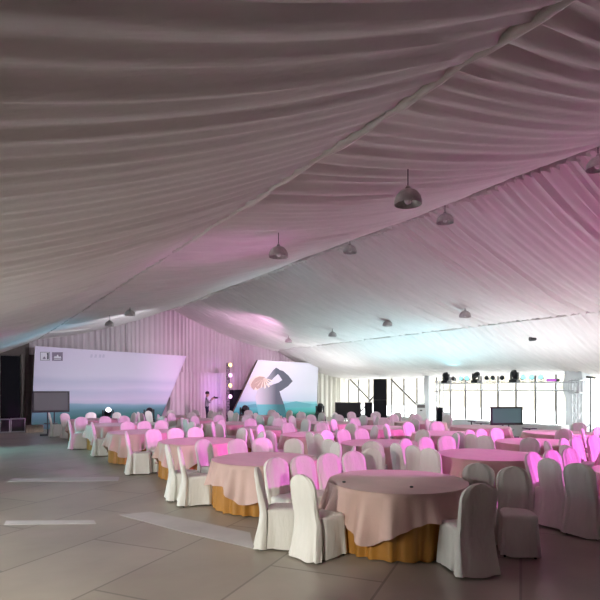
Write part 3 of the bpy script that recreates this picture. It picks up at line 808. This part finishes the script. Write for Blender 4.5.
# slim stand and crossbar at right edge
p = onX(590.5, 388, 20.6)
t = thing('light_stand', 'tall thin pole stand with clamp head right of the broad column', 'stand', (20.6, p.y, 0))
MB().tube((0, 0, .1), (0, 0, 2.30), .03, .022).obj('pole', M['frame'], t, smooth=True)
for k in range(3):
    a = 2 * pi * k / 3; MB().tube((0, 0, .5), (.42 * cos(a), .42 * sin(a), .012), .012).obj('leg', M['frame'], t, smooth=True)
b = MB(); b.tube((-.02, -.2, 2.30), (.02, .16, 2.34), .04); b.obj('clamp_head', M['frame'], t, smooth=True)

# little desks before the windows
def stand_table(px, zc, w, dpt, h, label, rz=R(-30)):
    x, y = G(px, zc); t = thing('laptop_stand', label, 'stand', (x, y, 0), rz)
    MB().box((0, 0, h), (w, dpt, .03)).obj('top', M['case'], t, bevel=.006)
    MB().tube((0, 0, .03), (0, 0, h - .016), .022).obj('post', M['foot'], t, smooth=True)
    f = MB(); f.box((0, 0, .02), (w * .7, .06, .03)); f.box((0, 0, .02), (.06, dpt * .9, .03)); f.obj('foot', M['foot'], t)
stand_table(471.5, 18.4, .20, .24, .72, 'narrow dark stand, left of the pair before the windows')
stand_table(481, 18.4, .44, .30, .66, 'wider dark stand, right of the pair before the windows')
stand_table(529.5, 16.0, .34, .28, .66, 'dark flat topped stand right of the grey-green television')
stand_table(556, 15.6, .50, .32, .52, 'low dark stand near the foot of the broad column', R(-40))
# white cloth covered long table under windows
p = onX(512, 430, 19.0)
t = thing('long_table', 'long white covered table standing low before the windows', 'table', (18.9, 13.4, 0))
MB().box((0, 0, .25), (.55, 5.0, .5)).obj('cover', M['white'], t, bevel=.02)

# flight cases by the doorway
def fcase(px0, px1, Y, h, label):
    a, b = onY(px0, 388, Y).x, onY(px1, 388, Y).x; w = b - a
    t = thing('flight_case', label, 'case', ((a + b) / 2, Y, 0))
    MB().box((0, 0, h / 2 + .05), (w - .04, .5, h - .06)).obj('body', M['case'], t, bevel=.01)
    e = MB(); r_ = .017; z0, z1 = .03 + r_, h + .03
    for yq in (-.26, .26):
        e.tube((-w / 2 + r_, yq, z0), (w / 2 - r_, yq, z0), r_); e.tube((-w / 2 + r_, yq, z1), (w / 2 - r_, yq, z1), r_)
        e.tube((-w / 2 + r_, yq, z0), (-w / 2 + r_, yq, z1), r_); e.tube((w / 2 - r_, yq, z0), (w / 2 - r_, yq, z1), r_)
    for s in (-1, 1):
        for z in (z0, z1): e.tube((s * (w / 2 - r_), -.26, z), (s * (w / 2 - r_), .26, z), r_)
    e.obj('edging', M['alu'], t, smooth=True)
    for s in (-1, 1): MB().tube((s * (w / 2 - .06), 0, .03), (s * (w / 2 - .06), .05, .03), .03).obj('wheel', M['black'], t)
fcase(-1, 9.6, 25.2, .55, 'dark flight case with white edges at the far left edge')
fcase(10.2, 24.8, 25.2, .56, 'dark flight case with white edges, right of its twin')
a, b = onY(25.5, 388, 25.0).x, onY(43, 388, 25.0).x
o = MB().box((0, 0, .15), (b - a, .45, .30)).obj('wooden_crate', M['tan'], bevel=.012); o.location = ((a + b) / 2, 25.0, 0)
tag(o, 'low brown wooden crate on the floor below the left backdrop', 'crate')

# stage floor lights
for px, py, zc, lab, tl in ((108, 416.5, 24.2, 'floor light with bright lens before the left backdrop', R(35)), (149, 419, 24.8, 'black floor light at the slanted end of the left backdrop', R(20)), (244.5, 418.5, 27.6, 'black floor light below the printed figure', R(30)), (320, 421, 30.0, 'black floor light at the right end of the right backdrop', R(60))):
    x, y = G(px, zc); rb = thing('light_riser', 'black box under the ' + lab, 'riser', (x, y, 0), R(180) + atan2(-x, y) * .5)
    MB().box((0, 0, .15), (.56, .5, .30)).obj('box', M['case'], rb, bevel=.012); MB().box((0, -.253, .2), (.14, .012, .05)).obj('handle', M['foot'], rb)
    moving_head((x, y, .301), R(180) + atan2(-x, y) * .5, tl, lab, 1.35, MH[3] if px < 120 else LOFF, 'floor lights along the stage')
# vertical light tower
tx, ty = G(228, 27.8)
tw = thing('light_tower', 'slim black tower with four round glowing lamps beside the right backdrop', 'light tower', (tx, ty, 0))
m = MB()
for dx in (-.06, .06):
    for dy in (-.06, .06): m.tube((dx, dy, .04), (dx, dy, 3.25), .014)
for z in [.2 + .3 * q for q in range(10)]:
    m.tube((-.06, -.06, z), (.06, -.06, z + .28), .007, n=6); m.tube((.06, .06, z), (-.06, .06, z + .28), .007, n=6)
m.obj('mast', M['foot'], tw, smooth=True); MB().box((0, 0, .02), (.42, .42, .04)).obj('base_plate', M['foot'], tw)
for py, ln in ((365, 'yellowlens'), (375.3, 'pinklens'), (385.5, 'yellowlens'), (396.5, 'pinklens')):
    z = EYE - (py - HOR) / F * 27.6
    h = MB().lathe([(.06, .16), (.10, .12), (.12, 0), (.112, -.01)], axis='Y', n=20, cap=False).obj('lamp_housing', M['black'], tw, smooth=True); h.location = (0, -.28, z); h['label'] = 'black lamp housing with lit lens'
    l = MB().lathe([(.110, 0), (.09, -.03), (.04, -.05), (.005, -.055)], axis='Y', n=20).obj('lens', M[ln], h, smooth=True)
# black flat case leaning behind tower
a, b = onY(231.5, 388, 26.55).x, onY(245, 388, 26.55).x
o = MB().box((0, 0, .9), (b - a, .5, 1.8)).obj('speaker_box', M['blackcloth'], bevel=.02); o.location = ((a + b) / 2, 26.55, 0)
tag(o, 'tall black box behind the light tower and right backdrop edge', 'box')
# small dark fixtures by the eave
for px, py, X, lab in ((532.5, 339, 17.0, 'small dark spotlight hanging from the window side ceiling swag'), (380.5, 376, 21.0, 'small dark spotlight at the eave above the tall speakers'), (496, 370, 21.0, 'small dark spotlight at the eave above the truss')):
    p = onX(px, py, X); t = thing('spotlight', lab, 'spotlight', p, R(random.uniform(60, 120)))
    MB().lathe([(.05, -.12), (.07, -.08), (.08, .10), (.07, .11), (.01, .10)], axis='Y', n=16).obj('can', M['case'], t, smooth=True)
    zc_ = (ceil(X) + .12 - p.z); MB().tube((0, 0, .06), (0, 0, max(.12, zc_)), .012).obj('bracket', M['foot'], t)

# ------------------------------------------------------------------ the man on stage
def person(px, zc, face):
    x, y = G(px, zc)
    t = thing('person', 'man in lilac grey shirt and dark jeans holding a camera up, before the pink curtain', 'person', (x, y, 0), face)
    J = {'pelvis': (0, 0, .92), 'waist': (0, 0, 1.05), 'chest': (-.01, 0, 1.26), 'neckb': (0, 0, 1.43), 'neck': (.015, 0, 1.50), 'head': (.04, 0, 1.60), 'crown': (.035, 0, 1.68),
         'hipL': (0, .09, .88), 'kneeL': (.03, .11, .48), 'ankL': (0, .12, .09), 'toeL': (.15, .14, .04),
         'hipR': (0, -.09, .88), 'kneeR': (.05, -.10, .48), 'ankR': (.02, -.11, .09), 'toeR': (.17, -.13, .04),
         'shL': (-.01, .17, 1.38), 'elL': (.12, .24, 1.16), 'wrL': (.27, .10, 1.39),
         'shR': (-.01, -.17, 1.38), 'elR': (.14, -.24, 1.14), 'wrR': (.28, -.09, 1.36)}
    rad = {'pelvis': .135, 'waist': .125, 'chest': .15, 'neckb': .075, 'neck': .055, 'head': .085, 'crown': .06, 'hipL': .09, 'kneeL': .062, 'ankL': .05, 'toeL': .035, 'hipR': .09, 'kneeR': .062, 'ankR': .05, 'toeR': .035,
           'shL': .062, 'elL': .046, 'wrL': .030, 'shR': .062, 'elR': .046, 'wrR': .030}
    E = [('pelvis', 'waist'), ('waist', 'chest'), ('chest', 'neckb'), ('neckb', 'neck'), ('neck', 'head'), ('head', 'crown')]
    for s in 'LR': E += [('pelvis', 'hip' + s), ('hip' + s, 'knee' + s), ('knee' + s, 'ank' + s), ('ank' + s, 'toe' + s), ('chest', 'sh' + s), ('sh' + s, 'el' + s), ('el' + s, 'wr' + s)]
    for s, sg in (('L', -1), ('R', 1)):
        w = Vector(J['wr' + s]); pm = w + Vector((.07, .02 * sg, .005)); J['palm' + s] = tuple(pm); rad['palm' + s] = .028; E.append(('wr' + s, 'palm' + s))
        for q in range(4):
            a = pm + Vector((.045, .030 * sg, .030 - .020 * q)); b = a + Vector((.018, .030 * sg, -.004)); 
            ka, kb = 'f%d%s' % (q, s), 'g%d%s' % (q, s); J[ka] = tuple(a); J[kb] = tuple(b); rad[ka] = .010; rad[kb] = .008
            E += [('palm' + s, ka), (ka, kb)]
        a = w + Vector((.05, .035 * sg, .04)); J['th' + s] = tuple(a); rad['th' + s] = .011; E.append(('wr' + s, 'th' + s))
    names = list(J); idx = {n_: i for i, n_ in enumerate(names)}
    me = bpy.data.meshes.new('tmp'); me.from_pydata([J[n_] for n_ in names], [(idx[a], idx[b]) for a, b in E], [])
    o = bpy.data.objects.new('tmp', me); COL.objects.link(o)
    o.modifiers.new('s', 'SKIN'); 
    sv = me.skin_vertices[0].data
    for n_ in names:
        r_ = rad[n_]; k = .72 if n_ in ('pelvis', 'waist', 'chest') else 1
        sv[idx[n_]].radius = (r_, r_) ; sv[idx[n_]].use_root = n_ == 'pelvis'
    o.modifiers.new('d', 'SUBSURF').levels = 2
    dg = bpy.context.evaluated_depsgraph_get(); me2 = bpy.data.meshes.new_from_object(o.evaluated_get(dg))
    bpy.data.objects.remove(o)
    for m_ in (M['skin'], M['shirt'], M['jeans'], M['black']): me2.materials.append(m_)
    for p_ in me2.polygons:
        c = p_.center; p_.use_smooth = True
        arm = c.x > .22
        p_.material_index = 3 if c.z < .075 else 2 if c.z < .96 else 0 if (c.z > 1.455 or arm) else 1
    b = link('body', me2, t)
    h = MB().lathe([(.10, 1.60), (.108, 1.64), (.10, 1.69), (.07, 1.725), (.02, 1.74)], (.02, 0, 0), n=20).obj('hair', M['hair'], t, smooth=True)
    f = MB()
    f.lathe([(.012, 0), (.018, .012), (.004, .03)], (.118, 0, 1.565), n=10, axis='X')
    f.obj('nose', M['skin'], t, smooth=True)
    for s in (-1, 1):
        MB().lathe([(.004, -.014), (.011, 0), (.004, .012)], (.108, s * .035, 1.605), n=10, axis='X').obj('eye', M['hair'], t, smooth=True)
        MB().lathe([(.008, -.01), (.02, 0), (.008, .01)], (.03, s * .088, 1.59), n=10, axis='Y').obj('ear', M['skin'], t, smooth=True)
    MB().box((.118, 0, 1.535), (.01, .045, .008)).obj('mouth', mat('lips', (.3, .12, .1), .5), t)
    rot = Matrix.Rotation(face, 3, 'Z'); c = Vector((x, y, 0)) + rot @ Vector((.38, .005, 1.40))
    k = thing('video_camera', 'black camera held up in both hands by the man on stage', 'camera', c, face)
    MB().box((0, 0, 0), (.11, .11, .10)).obj('body', M['black'], k, bevel=.012)
    MB().lathe([(.04, .05), (.042, .08), (.046, .16), (.04, .17), (.02, .165)], axis='X', n=20).obj('lens', M['case'], k, smooth=True)
    MB().box((-.01, 0, .065), (.05, .04, .03)).obj('viewfinder', M['black'], k, bevel=.006)
person(207, 26.6, R(-20))

# ------------------------------------------------------------------ light
w = bpy.data.worlds.new('sky'); SC.world = w; w.use_nodes = True
nt = w.node_tree; bg = nt.nodes['Background']
tc = nt.nodes.new('ShaderNodeTexCoord'); sx = nt.nodes.new('ShaderNodeSeparateXYZ'); cr = nt.nodes.new('ShaderNodeValToRGB')
nt.links.new(tc.outputs['Generated'], sx.inputs[0]); nt.links.new(sx.outputs['Z'], cr.inputs['Fac']); nt.links.new(cr.outputs['Color'], bg.inputs['Color'])
cr.color_ramp.elements[0].color = (1, .99, .97, 1); cr.color_ramp.elements[1].color = (.82, .92, 1, 1)
bg.inputs['Strength'].default_value = 6.2
def portal(X, y0, y1, z0, z1, sgn):
    l = bpy.data.lights.new('daylight_portal', 'AREA'); l.shape = 'RECTANGLE'; l.size = z1 - z0; l.size_y = y1 - y0; l.cycles.is_portal = True
    o = bpy.data.objects.new('daylight_portal', l); COL.objects.link(o); o.location = (X, (y0 + y1) / 2, (z0 + z1) / 2)
    o.rotation_euler = (0, R(90) * sgn, 0)
portal(XE + .2, 4.6, YS, .2, 2.75, 1); portal(XL - .25, W0, W1, .2, 2.5, -1)
def spot(name, loc, tgt, col, e, ang, blend=.5, r=.12):
    l = bpy.data.lights.new(name, 'SPOT'); l.color = col; l.energy = e; l.spot_size = R(ang); l.spot_blend = blend; l.shadow_soft_size = r
    o = bpy.data.objects.new(name, l); COL.objects.link(o); o.location = loc
    o.rotation_euler = (Vector(tgt) - Vector(loc)).to_track_quat('-Z', 'Y').to_euler()
    return o
PINK = (1, .17, .86)
def azspot(name, loc, az, el, col, e, ang, blend):
    d = Vector((cos(R(az)) * cos(R(el)), sin(R(az)) * cos(R(el)), sin(R(el))))
    return spot(name, loc, Vector(loc) + d * 10, col, e, ang, blend)
azspot('pink_wash', (15.5, -1.5, 3.6), 128.3, -22.5, PINK, 4300, 45, .1)
azspot('pink_wash', (15.5, -1.5, 3.6), 101, -22.5, PINK, 1700, 45, .3)
spot('pink_aisle', (9.3, 1.5, 5.3), (4.6, 12.4, .7), PINK, 1900, 23, .4)
spot('teal_wash', (-2.0, 20, 1.9), (4.5, 14.5, .2), (.34, .88, .92), 700, 74, .8)
azspot('added_aisle_fill', (-2.2, 2.0, 2.45), 51, -16, (1, .96, .86), 560, 64, .25)  # added warm fill from the left, no lamp there; lifts near aisle chairs
spot('pink_ceiling', (12.5, 13, 1.6), (9.6, 5.5, 6.0), (1, .35, .85), 50, 50, 1)
spot('cyan_ceiling', (12.5, 21, 1.6), (8.2, 14.5, 5.8), (.45, .9, 1), 300, 34, .9)
for ux, uy, uc, ue in ((16.6, 7.0, (.97, .98, 1), 170), (16.4, 10.8, (.9, .97, 1), 200), (16.2, 14.8, (.55, .93, 1), 270), (16.2, 18.6, (.62, .94, 1), 230), (16.6, 22.6, (.95, .98, 1), 200)):
    spot('ceiling_uplight', (ux, uy, .75), (ux - .15, uy, 4), uc, ue, 155, 1, .4)
spot('pink_ceiling', (6.1, 6.9, 1.0), (3.7, 8.4, 4.5), (1, .35, .85), 80, 46, 1)
spot('pink_stage', (11.5, 19, 4.2), (12.2, 27, 3.2), (1, .5, .85), 680, 75, .8)
spot('violet_stage', (11.4, 24.2, .5), (12.0, 27, 1.9), (.6, .25, 1), 130, 50, .9)
spot('cyan_beam', (19.6, 16.5, 2.3), (13, 14.5, 4.9), (.3, .85, 1), 110, 70, 1)
spot('cyan_stage_left', (5.5, 23.5, .5), (1.2, 20, 4.2), (.2, .7, 1), 260, 60, .9)
spot('white_stage', (13.6, 17.5, 3.5), (16.2, 26, 1.9), (.95, .95, 1), 560, 40, .6)
spot('white_stage', (6, 16, 3.8), (5, 26, 2.2), (.92, .90, 1), 800, 60, .7)
